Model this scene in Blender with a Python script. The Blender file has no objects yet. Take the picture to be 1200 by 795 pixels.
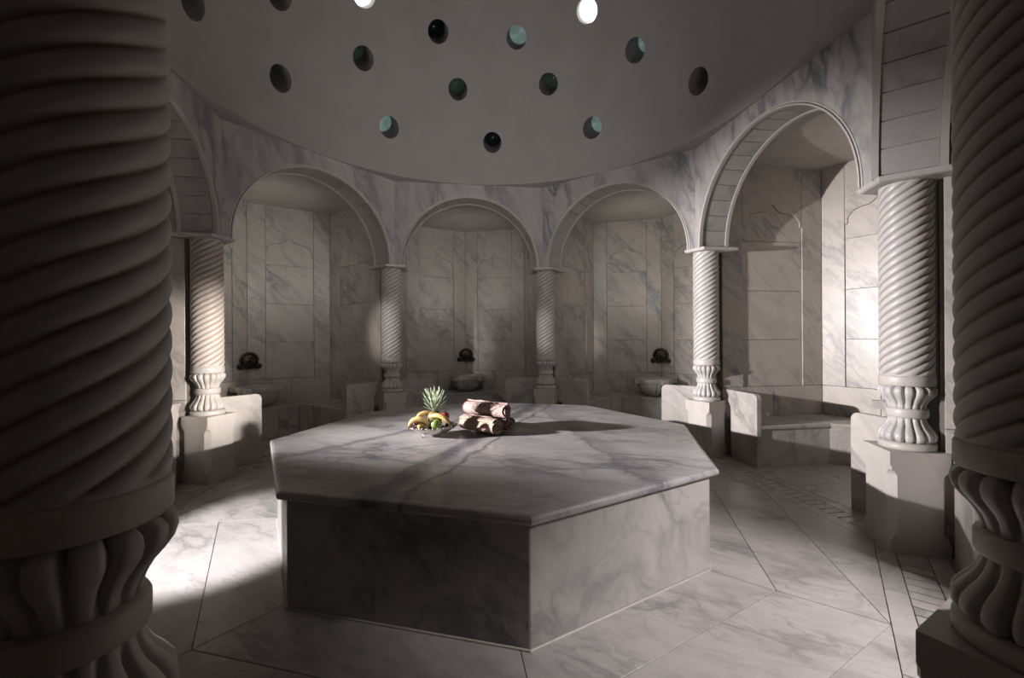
import bpy, bmesh, math, random
from mathutils import Vector, Matrix
random.seed(7)
PI = math.pi
rad = math.radians
C = bpy.context.scene.collection
S = bpy.context.scene

# ------------------------------------------------------------------ camera, world, lights, exposure
cam_d = bpy.data.cameras.new('camera')
cam_d.lens = 15.0
cam_d.sensor_width = 36.0
cam_d.clip_start = 0.05
cam = bpy.data.objects.new('camera', cam_d)
C.objects.link(cam)
cam.location = (0, 0, 1.56)
cam.rotation_euler = (PI / 2, 0.006, 0)
S.camera = cam
S.view_settings.view_transform = 'Standard'
S.view_settings.look = 'None'
S.view_settings.gamma = 1.0
S.view_settings.use_curve_mapping = False
S.view_settings.exposure = -0.05

w = bpy.data.worlds.new('sky')
S.world = w
w.use_nodes = True
bg = w.node_tree.nodes['Background']
bg.inputs[0].default_value = (0.55, 0.66, 0.70, 1)
bg.inputs[1].default_value = 0.5


def spot(name, loc, target, energy, size_deg, blend, radius, col=(1, .93, .87)):
    l = bpy.data.lights.new(name, 'SPOT')
    l.energy = energy
    l.spot_size = rad(size_deg)
    l.spot_blend = blend
    l.shadow_soft_size = radius
    l.color = col
    o = bpy.data.objects.new(name, l)
    C.objects.link(o)
    o.location = loc
    o.rotation_euler = (Vector(target) - Vector(loc)).to_track_quat('-Z', 'Y').to_euler()
    return o


def point(name, loc, energy, radius, col=(1, .93, .87)):
    l = bpy.data.lights.new(name, 'POINT')
    l.energy = energy
    l.shadow_soft_size = radius
    l.color = col
    o = bpy.data.objects.new(name, l)
    C.objects.link(o)
    o.location = loc
    return o


spot('spot_lamp', (-5.15, 2.85, 2.1), (1.6, 4.5, 1.5), 5300, 41, .95, .06, (1, .955, .965))
spot('spot_lamp', (3.75, 1.25, 2.1), (-3.35, 4.85, 1.2), 5200, 16, .9, .05, (1, .92, .87))
spot('spot_lamp', (3.3, 1.2, 2.6), (1.45, 2.3, 0.1), 620, 52, 1, .1, (1, .95, .96))
spot('spot_lamp', (-2.85, 1.15, 2.5), (-2.27, 3.35, 0.0), 1350, 28, .6, .07, (1, .97, .98))
spot('spot_lamp', (-3.3, 3.1, 2.3), (-2.02, 6.8, 1.7), 330, 17, .9, .06, (1, .93, .90))  # unseen accent added to pick out the shaft of column B
spot('spot_lamp', (-2.8, 1.3, 2.3), (.5, 7.0, 1.7), 620, 7.5, .9, .06, (1, .93, .90))  # added accent, no fitting modelled, that brightens the shaft of column C
spot('hall_fill', (-0.15, 4.1, 3.1), (-.5, 8.0, 3.3), 75, 168, 1, .45, (1, .98, .98))  # invisible fill added over the platform to lift the back arcade
# unseen fill spots added by the side arches to brighten the dome
spot('dome_fill', (1.97, 2.31, 2.95), (-1.4, 5.0, 5.6), 68, 120, 1, .3, (1, .95, .93))
spot('dome_fill', (-2.92, 3.63, 2.95), (.7, 4.8, 5.6), 68, 120, 1, .3, (1, .95, .93))
# unseen fills added to brighten the niche walls, under the arches: (niche angle, power)
for ang_, pw in ((144.4, 34), (98.3, 27), (53.3, 36), (8.3, 10), (188.3, 22)):
    c_, s_ = math.cos(rad(ang_)), math.sin(rad(ang_))
    for t_a, z_a in ((-.75, 2.5), (.75, 2.5)):
        spot('niche_fill', (-0.241 + 3.35 * c_ - t_a * s_, 4.015 + 3.35 * s_ + t_a * c_, z_a), (-0.241 + 5.0 * c_ + t_a * .8 * s_, 4.015 + 5.0 * s_ - t_a * .8 * c_, 2.95), pw * .74, 130, 1, .35, (1, .965, .91))


# ------------------------------------------------------------------ room plan
CEN = Vector((-0.241, 4.015, 0))
R_MID = 3.303
TH0 = 165.8
ANG = {n: TH0 - 45 * i for i, n in enumerate('ABCDEGFH')}
POS = {n: CEN + R_MID * Vector((math.cos(rad(a)), math.sin(rad(a)), 0)) for n, a in ANG.items()}
SH = R_MID * math.sin(rad(22.5))       # half a bay
T225 = math.tan(rad(22.5))
HT = 0.195                             # half thickness of the arcade wall
Z_SP, R_AR, Z_WT, Z_NC = 2.75, 1.08, 4.04, 3.87
NB, NC, NA = 1.2, 1.69, 2.17           # niche: half width, corner depth, apex depth


# ------------------------------------------------------------------ materials
def nt(name):
    m = bpy.data.materials.new(name)
    m.use_nodes = True
    return m, m.node_tree, m.node_tree.nodes['Principled BSDF']


def N(t, typ, **kw):
    n = t.nodes.new(typ)
    for k, v in kw.items():
        setattr(n, k, v)
    return n


def marble(name, base, vein, blot=None, scale=1.0, amount=.75, stretch=(1, 1, .45), rot=(0, .5, .5), rough=.32, blotch=.35,
           grain=.25, dirt=None, band=None, thin=.9, warp=.9, bump=.03):
    m, t, b = nt(name)
    L = t.links.new
    tc = N(t, 'ShaderNodeTexCoord')
    oi = N(t, 'ShaderNodeObjectInfo')
    mul = N(t, 'ShaderNodeVectorMath', operation='SCALE')
    comb = N(t, 'ShaderNodeCombineXYZ')
    mm = N(t, 'ShaderNodeMath', operation='MULTIPLY'); mm.inputs[1].default_value = 37.0
    mm2 = N(t, 'ShaderNodeMath', operation='MULTIPLY'); mm2.inputs[1].default_value = -53.0
    L(oi.outputs['Random'], mm.inputs[0]); L(oi.outputs['Random'], mm2.inputs[0])
    L(mm.outputs[0], comb.inputs[0]); L(mm2.outputs[0], comb.inputs[1]); L(mm.outputs[0], comb.inputs[2])
    add = N(t, 'ShaderNodeVectorMath', operation='ADD')
    L(tc.outputs['Object'], add.inputs[0])
    if not band:
        L(comb.outputs[0], add.inputs[1])
    mp = N(t, 'ShaderNodeMapping')
    mr0 = N(t, 'ShaderNodeMapping'); mr0.inputs['Rotation'].default_value = rot
    L(add.outputs[0], mr0.inputs['Vector'])
    mp.inputs['Scale'].default_value = [s * scale for s in stretch]
    L(mr0.outputs[0], mp.inputs['Vector'])
    # warp
    n0 = N(t, 'ShaderNodeTexNoise'); n0.inputs['Scale'].default_value = 1.3; n0.inputs['Detail'].default_value = 4
    L(mp.outputs[0], n0.inputs['Vector'])
    sub = N(t, 'ShaderNodeVectorMath', operation='SUBTRACT'); sub.inputs[1].default_value = (.5, .5, .5)
    L(n0.outputs['Color'], sub.inputs[0])
    sc = N(t, 'ShaderNodeVectorMath', operation='SCALE'); sc.inputs['Scale'].default_value = warp
    L(sub.outputs[0], sc.inputs[0])
    wv = N(t, 'ShaderNodeVectorMath', operation='ADD')
    L(mp.outputs[0], wv.inputs[0]); L(sc.outputs[0], wv.inputs[1])

    def ridge(scl, width, power):
        n = N(t, 'ShaderNodeTexNoise'); n.inputs['Scale'].default_value = scl; n.inputs['Detail'].default_value = 6
        n.inputs['Roughness'].default_value = .55
        L(wv.outputs[0], n.inputs['Vector'])
        s = N(t, 'ShaderNodeMath', operation='SUBTRACT'); s.inputs[1].default_value = .5
        a = N(t, 'ShaderNodeMath', operation='ABSOLUTE')
        r = N(t, 'ShaderNodeMapRange'); r.inputs['From Min'].default_value = 0; r.inputs['From Max'].default_value = width
        r.inputs['To Min'].default_value = 1; r.inputs['To Max'].default_value = 0
        p = N(t, 'ShaderNodeMath', operation='POWER'); p.inputs[1].default_value = power
        L(n.outputs[0], s.inputs[0]); L(s.outputs[0], a.inputs[0]); L(a.outputs[0], r.inputs['Value']); L(r.outputs[0], p.inputs[0])
        return p.outputs[0]

    v1 = ridge(1.4, .07, 1.6)
    v2 = ridge(3.4, .05, 1.5)
    # a mask so that veins come in groups
    nm = N(t, 'ShaderNodeTexNoise'); nm.inputs['Scale'].default_value = 1.1; nm.inputs['Detail'].default_value = 3
    L(mp.outputs[0], nm.inputs['Vector'])
    mk = N(t, 'ShaderNodeMapRange'); mk.inputs['From Min'].default_value = .42; mk.inputs['From Max'].default_value = .66
    L(nm.outputs[0], mk.inputs['Value'])
    a1 = N(t, 'ShaderNodeMath', operation='MULTIPLY'); L(v2, a1.inputs[0]); a1.inputs[1].default_value = .55 * thin
    a2 = N(t, 'ShaderNodeMath', operation='MAXIMUM'); L(v1, a2.inputs[0]); L(a1.outputs[0], a2.inputs[1])
    a3 = N(t, 'ShaderNodeMath', operation='MULTIPLY_ADD'); L(mk.outputs[0], a3.inputs[0]); a3.inputs[1].default_value = .8; a3.inputs[2].default_value = .2
    a4 = N(t, 'ShaderNodeMath', operation='MULTIPLY'); L(a2.outputs[0], a4.inputs[0]); L(a3.outputs[0], a4.inputs[1])
    a5 = N(t, 'ShaderNodeMath', operation='MULTIPLY'); L(a4.outputs[0], a5.inputs[0]); a5.inputs[1].default_value = amount
    # soft blotches
    nb = N(t, 'ShaderNodeTexNoise'); nb.inputs['Scale'].default_value = 2.2; nb.inputs['Detail'].default_value = 5
    L(wv.outputs[0], nb.inputs['Vector'])
    mb = N(t, 'ShaderNodeMapRange'); mb.inputs['From Min'].default_value = .45; mb.inputs['From Max'].default_value = .75
    mb.inputs['To Max'].default_value = blotch
    L(nb.outputs[0], mb.inputs['Value'])
    # fine grain
    ng = N(t, 'ShaderNodeTexNoise'); ng.inputs['Scale'].default_value = 26; ng.inputs['Detail'].default_value = 4
    L(mp.outputs[0], ng.inputs['Vector'])
    mg = N(t, 'ShaderNodeMapRange'); mg.inputs['From Min'].default_value = .3; mg.inputs['From Max'].default_value = .8
    mg.inputs['To Max'].default_value = grain
    L(ng.outputs[0], mg.inputs['Value'])

    def mix(fac, c1, c2):
        x = N(t, 'ShaderNodeMix', data_type='RGBA')
        L(fac, x.inputs['Factor'])
        if isinstance(c1, tuple): x.inputs['A'].default_value = c1 + (1,)
        else: L(c1, x.inputs['A'])
        x.inputs['B'].default_value = c2 + (1,)
        return x.outputs['Result']

    bl = blot or tuple(a * .5 + c * .5 for a, c in zip(base, vein))
    col = mix(mb.outputs[0], base, bl)
    col = mix(mg.outputs[0], col, tuple(v * .72 for v in base))
    col = mix(a5.outputs[0], col, vein)
    if band:
        # single broad veins along given lines, (x, y, angle, half width, strength)
        nw = N(t, 'ShaderNodeTexNoise'); nw.inputs['Scale'].default_value = 2.4; nw.inputs['Detail'].default_value = 7
        nw.inputs['Roughness'].default_value = .62
        L(tc.outputs['Object'], nw.inputs['Vector'])
        sx = N(t, 'ShaderNodeSeparateXYZ'); L(tc.outputs['Object'], sx.inputs[0])
        for (bx_, by_, ang, hw, st, wob) in band:
            nx, ny = -math.sin(rad(ang)), math.cos(rad(ang))
            m1 = N(t, 'ShaderNodeMath', operation='MULTIPLY_ADD'); L(sx.outputs[0], m1.inputs[0]); m1.inputs[1].default_value = nx
            m1.inputs[2].default_value = -(nx * bx_ + ny * by_) - wob * .5
            m2 = N(t, 'ShaderNodeMath', operation='MULTIPLY_ADD'); L(sx.outputs[1], m2.inputs[0]); m2.inputs[1].default_value = ny
            L(m1.outputs[0], m2.inputs[2])
            m3 = N(t, 'ShaderNodeMath', operation='MULTIPLY_ADD'); L(nw.outputs[0], m3.inputs[0]); m3.inputs[1].default_value = wob
            L(m2.outputs[0], m3.inputs[2])
            ab = N(t, 'ShaderNodeMath', operation='ABSOLUTE'); L(m3.outputs[0], ab.inputs[0])
            mr = N(t, 'ShaderNodeMapRange'); mr.inputs['From Min'].default_value = hw * .25; mr.inputs['From Max'].default_value = hw
            mr.inputs['To Min'].default_value = st; mr.inputs['To Max'].default_value = 0
            L(ab.outputs[0], mr.inputs['Value'])
            mv = N(t, 'ShaderNodeMath', operation='MULTIPLY'); L(mr.outputs[0], mv.inputs[0]); L(ng.outputs[0], mv.inputs[1])
            mv2 = N(t, 'ShaderNodeMath', operation='MULTIPLY'); L(mv.outputs[0], mv2.inputs[0]); mv2.inputs[1].default_value = 1.8
            mv2.use_clamp = True
            col = mix(mv2.outputs[0], col, vein)
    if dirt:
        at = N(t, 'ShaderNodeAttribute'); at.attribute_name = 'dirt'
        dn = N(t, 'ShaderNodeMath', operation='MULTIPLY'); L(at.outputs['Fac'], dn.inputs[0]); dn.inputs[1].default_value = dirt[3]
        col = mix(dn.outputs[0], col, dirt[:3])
    L(col, b.inputs['Base Color'])
    b.inputs['Roughness'].default_value = rough
    rr = N(t, 'ShaderNodeMapRange'); rr.inputs['To Min'].default_value = rough - .06; rr.inputs['To Max'].default_value = rough + .14
    L(nb.outputs[0], rr.inputs['Value']); L(rr.outputs[0], b.inputs['Roughness'])
    b.inputs['Specular IOR Level'].default_value = .4
    if bump:
        bp = N(t, 'ShaderNodeBump'); bp.inputs['Strength'].default_value = bump * 4; bp.inputs['Distance'].default_value = .004
        L(ng.outputs[0], bp.inputs['Height']); L(bp.outputs[0], b.inputs['Normal'])
    return m


def plain(name, col, rough=.5, metal=0.0, noise=None, nscale=20, spec=.5, bump=0.0):
    m, t, b = nt(name)
    b.inputs['Base Color'].default_value = col + (1,)
    b.inputs['Roughness'].default_value = rough
    b.inputs['Metallic'].default_value = metal
    b.inputs['Specular IOR Level'].default_value = spec
    if noise or bump:
        tc = N(t, 'ShaderNodeTexCoord')
        n = N(t, 'ShaderNodeTexNoise'); n.inputs['Scale'].default_value = nscale; n.inputs['Detail'].default_value = 5
        t.links.new(tc.outputs['Object'], n.inputs['Vector'])
        if noise:
            r = N(t, 'ShaderNodeMapRange'); r.inputs['From Min'].default_value = .4; r.inputs['From Max'].default_value = .65
            t.links.new(n.outputs[0], r.inputs['Value'])
            x = N(t, 'ShaderNodeMix', data_type='RGBA')
            x.inputs['A'].default_value = col + (1,); x.inputs['B'].default_value = noise + (1,)
            t.links.new(r.outputs[0], x.inputs['Factor']); t.links.new(x.outputs['Result'], b.inputs['Base Color'])
        if bump:
            bp = N(t, 'ShaderNodeBump'); bp.inputs['Strength'].default_value = bump; bp.inputs['Distance'].default_value = .01
            t.links.new(n.outputs[0], bp.inputs['Height']); t.links.new(bp.outputs[0], b.inputs['Normal'])
    return m


M = {}
M['niche'] = marble('niche_marble', (0.470, 0.428, 0.386), (.17, .165, .165), scale=1.05, amount=.85, stretch=(.7, .9, 1.9), rot=(.15, -.85, .1), rough=.3, warp=.55, thin=1.3, blotch=.45)
M['arcade'] = marble('arcade_marble', (0.437, 0.412, 0.399), (.13, .135, .145), scale=1.15, amount=1.1, stretch=(1.3, 1.3, .4), rot=(.1, .25, .1), rough=.36, blotch=.95, warp=.6)
M['soffit'] = marble('soffit_marble', (0.420, 0.395, 0.382), (.20, .205, .215), scale=1.3, amount=.6, rough=.4, blotch=.6)
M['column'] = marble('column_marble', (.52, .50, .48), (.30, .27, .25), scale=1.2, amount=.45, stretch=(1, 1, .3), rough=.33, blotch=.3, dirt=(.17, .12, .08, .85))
M['stained'] = marble('stained_column_marble', (.54, .50, .46), (.30, .27, .25), scale=1.2, amount=.45, stretch=(1, 1, .3), rough=.33, blotch=.3, dirt=(.30, .17, .07, .95))
M['plinth'] = marble('plinth_marble', (0.504, 0.470, 0.437), (.30, .27, .24), scale=.9, amount=.4, rough=.4, blotch=.3)
M['bench'] = marble('bench_marble', (0.470, 0.437, 0.403), (.24, .22, .21), scale=1.5, amount=.95, rot=(.2, .8, .2), rough=.32, blotch=.8)
M['floor'] = marble('floor_marble', (0.462, 0.428, 0.412), (.21, .20, .20), scale=1.9, amount=.95, stretch=(.6, 1.3, 1), rot=(0, 0, .5), rough=.26, blotch=.95, warp=.6, thin=1.2)
M['slab'] = marble('slab_marble', (0.470, 0.445, 0.441), (.13, .13, .145), scale=1.5, amount=1.0, stretch=(.5, 1.3, 1), rot=(0, 0, .25), rough=.27, blotch=.85, warp=.55, thin=1.2,
                   band=[(-.62, 2.85, 72, .12, 1.0, .2), (-.50, 2.6, 72, .025, .9, .3), (-.74, 2.6, 74, .02, .8, .3), (.74, 3.3, 98, .15, .42, .6), (.70, 3.2, 100, .03, .6, .5), (-.25, 5.0, 52, .06, .7, .25), (-1.2, 3.1, 40, .02, .5, .4)])
M['side'] = marble('side_marble', (0.470, 0.437, 0.416), (.13, .135, .14), scale=.9, amount=.8, stretch=(1, 1, .8), rot=(.2, .7, .3), rough=.36, blotch=.8)
M['plaster'] = plain('dome_plaster', (.36, .335, .325), .85, noise=(.335, .31, .30), nscale=2.5, spec=.2, bump=.03)
M['niche_plaster'] = plain('niche_ceiling_plaster', (.43, .40, .365), .8, noise=(.38, .35, .32), nscale=4, spec=.2, bump=.15)
M['grout'] = plain('grout', (.17, .13, .10), .9)
M['backing'] = plain('mortar_backing', (.16, .14, .12), .9)
M['bronze'] = plain('dark_bronze', (.035, .03, .026), .38, .9, noise=(.09, .075, .06), nscale=40)
M['silver'] = plain('silver', (.62, .57, .53), .3, 1.0, bump=.6, nscale=90)
M['towel'] = plain('towel_terry', (.40, .29, .265), .95, noise=(.34, .245, .22), nscale=60, spec=.1, bump=.8)
M['towel_tan'] = plain('tan_towel_terry', (.42, .31, .245), .95, noise=(.36, .26, .205), nscale=60, spec=.1, bump=.8)
M['banana'] = plain('banana_skin', (.58, .40, .15), .45, noise=(.48, .31, .11), nscale=14)
M['stalk'] = plain('stalk', (.10, .07, .03), .7)
M['apple_green'] = plain('green_apple_skin', (.17, .28, .05), .3, noise=(.25, .34, .09), nscale=18)
M['apple_red'] = plain('red_apple_skin', (.36, .05, .045), .32, noise=(.26, .03, .03), nscale=18)
M['peach'] = plain('blush_apple_skin', (.50, .16, .09), .38, noise=(.44, .36, .12), nscale=10)
M['grape'] = plain('dark_grape_skin', (.03, .018, .03), .3)
M['leaf'] = plain('pineapple_leaf', (.15, .21, .11), .45, noise=(.45, .49, .38), nscale=30)
M['pine'] = plain('pineapple_skin', (.17, .12, .035), .6, noise=(.10, .10, .03), nscale=35, bump=.5)


def glass_mat(name, col, strength):
    m, t, b = nt(name)
    b.inputs['Base Color'].default_value = tuple(c * .4 for c in col) + (1,)
    b.inputs['Roughness'].default_value = .15
    tc = N(t, 'ShaderNodeTexCoord')
    n = N(t, 'ShaderNodeTexNoise'); n.inputs['Scale'].default_value = 9; n.inputs['Detail'].default_value = 4
    t.links.new(tc.outputs['Object'], n.inputs['Vector'])
    r = N(t, 'ShaderNodeMapRange'); r.inputs['From Min'].default_value = .3; r.inputs['From Max'].default_value = .7
    r.inputs['To Min'].default_value = .55; r.inputs['To Max'].default_value = 1.2
    t.links.new(n.outputs[0], r.inputs['Value'])
    k = N(t, 'ShaderNodeMath', operation='MULTIPLY'); k.inputs[1].default_value = strength
    t.links.new(r.outputs[0], k.inputs[0])
    b.inputs['Emission Color'].default_value = col + (1,)
    t.links.new(k.outputs[0], b.inputs['Emission Strength'])
    return m


M['glass_teal'] = glass_mat('daylit_glass', (.42, .62, .58), .26)
M['glass_dim'] = glass_mat('dim_glass', (.16, .26, .20), .05)
M['glass_dark'] = glass_mat('dark_glass', (.05, .07, .07), .01)
M['glass_bright'] = glass_mat('bright_glass', (.95, 1.0, .97), 4.0)


# ------------------------------------------------------------------ mesh helpers
class MB:
    def __init__(s):
        s.v = []; s.f = []; s.sm = []; s.mi = []

    def add(s, vs, fs, smooth=False, mi=0):
        b = len(s.v)
        s.v += [tuple(p) for p in vs]
        for f in fs:
            s.f.append(tuple(i + b for i in f)); s.sm.append(smooth); s.mi.append(mi)

    def prism(s, poly, z0, z1, bev=0.0):
        """vertical prism over a ccw polygon, top edge bevelled"""
        n = len(poly)
        if bev > 0:
            c = inset(poly, bev)
            rings = [(poly, z0), (poly, z1 - bev), (c, z1)]
        else:
            rings = [(poly, z0), (poly, z1)]
        vs = []
        for p, z in rings: vs += [(x, y, z) for x, y in p]
        fs = []
        for k in range(len(rings) - 1):
            for i in range(n):
                j = (i + 1) % n
                fs.append((k * n + i, k * n + j, (k + 1) * n + j, (k + 1) * n + i))
        fs.append(tuple((len(rings) - 1) * n + i for i in range(n)))
        fs.append(tuple(reversed(range(n))))
        s.add(vs, fs)

    def slab(s, poly, O, U, V, W, d0, d1, bev=0.0):
        """prism over a 2-D polygon given in the frame O + a U + b V, from depth d0 to d1 along W (U x V = W side)"""
        n = len(poly)
        O, U, V, W = map(Vector, (O, U, V, W))
        rings = [(poly, d0), (poly, d1)] if bev == 0 else [(poly, d0), (poly, d1 - bev), (inset(poly, bev), d1)]
        vs = []
        for p, d in rings: vs += [O + U * a + V * b + W * d for a, b in p]
        fs = []
        for k in range(len(rings) - 1):
            for i in range(n):
                j = (i + 1) % n
                fs.append((k * n + i, k * n + j, (k + 1) * n + j, (k + 1) * n + i))
        fs.append(tuple((len(rings) - 1) * n + i for i in range(n)))
        fs.append(tuple(reversed(range(n))))
        s.add(vs, fs)

    def box(s, x0, x1, y0, y1, z0, z1, bev=0.0):
        s.prism([(x0, y0), (x1, y0), (x1, y1), (x0, y1)], z0, z1, bev)

    def lathe(s, prof, seg=32, lobes=0, depth=0.0, smooth=True, O=(0, 0, 0), cap=True, sx=1.0, sy=1.0, phase=0.0, r_floor=0.0):
        """prof: (r, z[, lobe weight])"""
        vs = []; fs = []; ox, oy, oz = O
        for p in prof:
            r, z = p[0], p[1]; wgt = p[2] if len(p) > 2 else (1 if lobes else 0)
            for i in range(seg):
                a = 2 * PI * i / seg
                rr = r
                if lobes:
                    c = abs(math.cos(lobes * a / 2 + phase))
                    rr = max(r - depth * wgt * (1 - math.sqrt(max(0, 1 - (1 - c) ** 2))), min(r, r_floor))
                vs.append((ox + rr * math.cos(a) * sx, oy + rr * math.sin(a) * sy, oz + z))
        for k in range(len(prof) - 1):
            for i in range(seg):
                j = (i + 1) % seg
                fs.append((k * seg + i, k * seg + j, (k + 1) * seg + j, (k + 1) * seg + i))
        if cap:
            fs.append(tuple((len(prof) - 1) * seg + i for i in range(seg)))
            fs.append(tuple(reversed(range(seg))))
        s.add(vs, fs, smooth)

    def tube(s, pts, r, seg=8, closed=False, smooth=True):
        pts = [Vector(p) for p in pts]; n = len(pts)
        rs = r if isinstance(r, (list, tuple)) else [r] * n
        vs = []; fs = []
        up = Vector((0, 0, 1)); prev = None
        for i, p in enumerate(pts):
            if closed: t = (pts[(i + 1) % n] - pts[i - 1])
            else: t = pts[min(i + 1, n - 1)] - pts[max(i - 1, 0)]
            t.normalize()
            ref = prev if prev is not None else (up if abs(t.z) < .9 else Vector((1, 0, 0)))
            a = ref - t * ref.dot(t)
            if a.length < 1e-5: a = Vector((0, 1, 0)) - t * t.y
            a.normalize(); prev = a
            b = t.cross(a)
            for k in range(seg):
                q = 2 * PI * k / seg
                vs.append(p + (a * math.cos(q) + b * math.sin(q)) * rs[i])
        m_ = n if closed else n - 1
        for i in range(m_):
            for k in range(seg):
                l = (k + 1) % seg; j = (i + 1) % n
                fs.append((i * seg + k, i * seg + l, j * seg + l, j * seg + k))
        if not closed:
            fs.append(tuple(reversed(range(seg)))); fs.append(tuple((n - 1) * seg + k for k in range(seg)))
        s.add(vs, fs, smooth)

    def ball(s, c, r, seg=16, rings=10, sc=(1, 1, 1)):
        prof = [(max(1e-4, r * math.sin(PI * k / rings)), -r * math.cos(PI * k / rings) * sc[2]) for k in range(rings + 1)]
        s.lathe(prof, seg, O=c, sx=sc[0], sy=sc[1])

    def mesh(s, name, mat):
        me = bpy.data.meshes.new(name)
        me.from_pydata(s.v, [], s.f)
        me.polygons.foreach_set('use_smooth', s.sm)
        for m_ in (mat if isinstance(mat, list) else [mat]): me.materials.append(m_)
        if any(s.mi): me.polygons.foreach_set('material_index', s.mi)
        me.validate(); me.update()
        return me


def inset(poly, d):
    n = len(poly); out = []
    for i in range(n):
        p0 = Vector(poly[i - 1]); p1 = Vector(poly[i]); p2 = Vector(poly[(i + 1) % n])
        e1 = (p1 - p0); e2 = (p2 - p1)
        if e1.length < 1e-9 or e2.length < 1e-9: out.append(tuple(p1)); continue
        e1.normalize(); e2.normalize()
        n1 = Vector((-e1.y, e1.x)); n2 = Vector((-e2.y, e2.x))
        b = n1 + n2
        if b.length < 1e-6: out.append(tuple(p1 + n1 * d)); continue
        b.normalize()
        k = max(.5, b.dot(n1))
        out.append(tuple(p1 + b * (d / k)))
    return out


def ob(name, me, parent=None, label=None, cat=None, group=None, kind=None):
    o = bpy.data.objects.new(name, me)
    C.objects.link(o)
    if parent: o.parent = parent
    tag(o, label, cat, group, kind)
    return o


def tag(o, label=None, cat=None, group=None, kind=None):
    if label: o['label'] = label
    if cat: o['category'] = cat
    if group: o['group'] = group
    if kind: o['kind'] = kind


def empty(name, loc, rz=0, label=None, cat=None, group=None, kind=None):
    o = bpy.data.objects.new(name, None)
    o.empty_display_size = .1
    C.objects.link(o)
    o.location = loc; o.rotation_euler = (0, 0, rz)
    tag(o, label, cat, group, kind)
    return o


def copy_tree(o, parent=None):
    c = o.copy(); C.objects.link(c)
    if parent: c.parent = parent
    for ch in list(o.children): copy_tree(ch, c)
    return c


def bay(n1, n2):
    p, q = POS[n1], POS[n2]
    m_ = (p + q) / 2
    phi = math.atan2(m_.y - CEN.y, m_.x - CEN.x)
    return m_, phi - PI / 2


BAYS = [('H', 'A', 'left'), ('A', 'B', 'back_left'), ('B', 'C', 'back'), ('C', 'D', 'back_right'), ('D', 'E', 'right'),
        ('E', 'G', 'front_right'), ('G', 'F', 'front'), ('F', 'H', 'front_left')]
WORD = {'left': 'left', 'back_left': 'back left', 'back': 'back centre', 'back_right': 'back right', 'right': 'right',
        'front_right': 'front right', 'front': 'front', 'front_left': 'front left'}


# ------------------------------------------------------------------ floor
def poly_at(r, rot, k):
    a = rad(rot + 45 * k)
    return (CEN.x + r * math.cos(a), CEN.y + r * math.sin(a))


fb = MB()
fb.prism([(CEN.x + 6.2 * math.cos(rad(a)), CEN.y + 6.2 * math.sin(rad(a))) for a in range(0, 360, 15)], -.25, -.045)
floor = ob('floor', fb.mesh('floor', M['grout']), label='marble floor laid in octagonal rings around the heated platform', cat='floor', kind='structure')
R0, R1, R2, R3 = 1.80, 2.32, 2.85, 3.087
VR, CR = TH0 + 22.5, TH0                # platform corners point at the arches, columns in between


def tile(poly, name='floor_tile', parent=None, mat=None, g=.002, z1=0.0, z0=-.045, bev=.0015):
    b = MB(); b.prism(inset(poly, g), z0, z1 - random.uniform(0, .0008), bev)
    return ob(name, b.mesh(name, mat or M['floor']), parent or floor)


for k in range(8):
    a0, a1 = poly_at(R0, VR, k), poly_at(R0, VR, k + 1)
    b0, b1 = poly_at(R1, VR, k), poly_at(R1, VR, k + 1)
    c0, c1 = poly_at(R2, VR, k), poly_at(R2, VR, k + 1)
    tile([a0, b0, b1, a1])
    tile([b0, c0, c1, b1])
    d = poly_at(R3, CR, k + 1)
    tile([c0, d, c1])

rail_n = (-.20, -.085, .085, .20)
barm = MB(); barm.box(-.0425, .0425, -.082, .082, -.045, -.001, .002)
bar_me = barm.mesh('grate_bar', M['floor'])
for (n1, n2, side) in BAYS:
    m_, rz = bay(n1, n2)
    root = empty('drain_grating', m_, rz, 'slotted marble drain strip set in the floor under the %s arch' % WORD[side], 'grating', 'slotted drain strips under the arches')
    L0 = SH + .05
    for (y0, y1) in ((rail_n[0], rail_n[1]), (rail_n[2], rail_n[3])):
        for (x0, x1) in ((-L0, -.42), (-.42, .42), (.42, L0)):
            e0 = (lambda y: math.copysign(SH + y * T225 - .004, x0)) if abs(x0) > 1 else (lambda y: x0)
            e1 = (lambda y: math.copysign(SH + y * T225 - .004, x1)) if abs(x1) > 1 else (lambda y: x1)
            tile([(e0(y0), y0), (e1(y0), y0), (e1(y1), y1), (e0(y1), y1)], 'grate_rail', root, g=.002)
    for s_ in (-1, 1):
        q = [(.86 * s_, rail_n[1]), (s_ * (SH + rail_n[1] * T225 - .004), rail_n[1]), (s_ * (SH + rail_n[2] * T225 - .004), rail_n[2]), (.86 * s_, rail_n[2])]
        tile(q if s_ > 0 else q[::-1], 'grate_rail', root, g=.002)
    nb_ = 18
    for i in range(nb_):
        b_ = ob('grate_bar', bar_me, root); b_.location = (-.86 + (i + .5) * 1.72 / nb_, 0, 0)
    # niche floor
    for poly in ([(-NB, .2), (0, .2), (0, .85), (-NB, .85)], [(0, .2), (NB, .2), (NB, .85), (0, .85)],
                 [(-NB, .85), (0, .85), (0, NA), (-NB, NC)], [(0, .85), (NB, .85), (NB, NC), (0, NA)]):
        t_ = tile(poly); t_.location = m_; t_.rotation_euler = (0, 0, rz)


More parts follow.
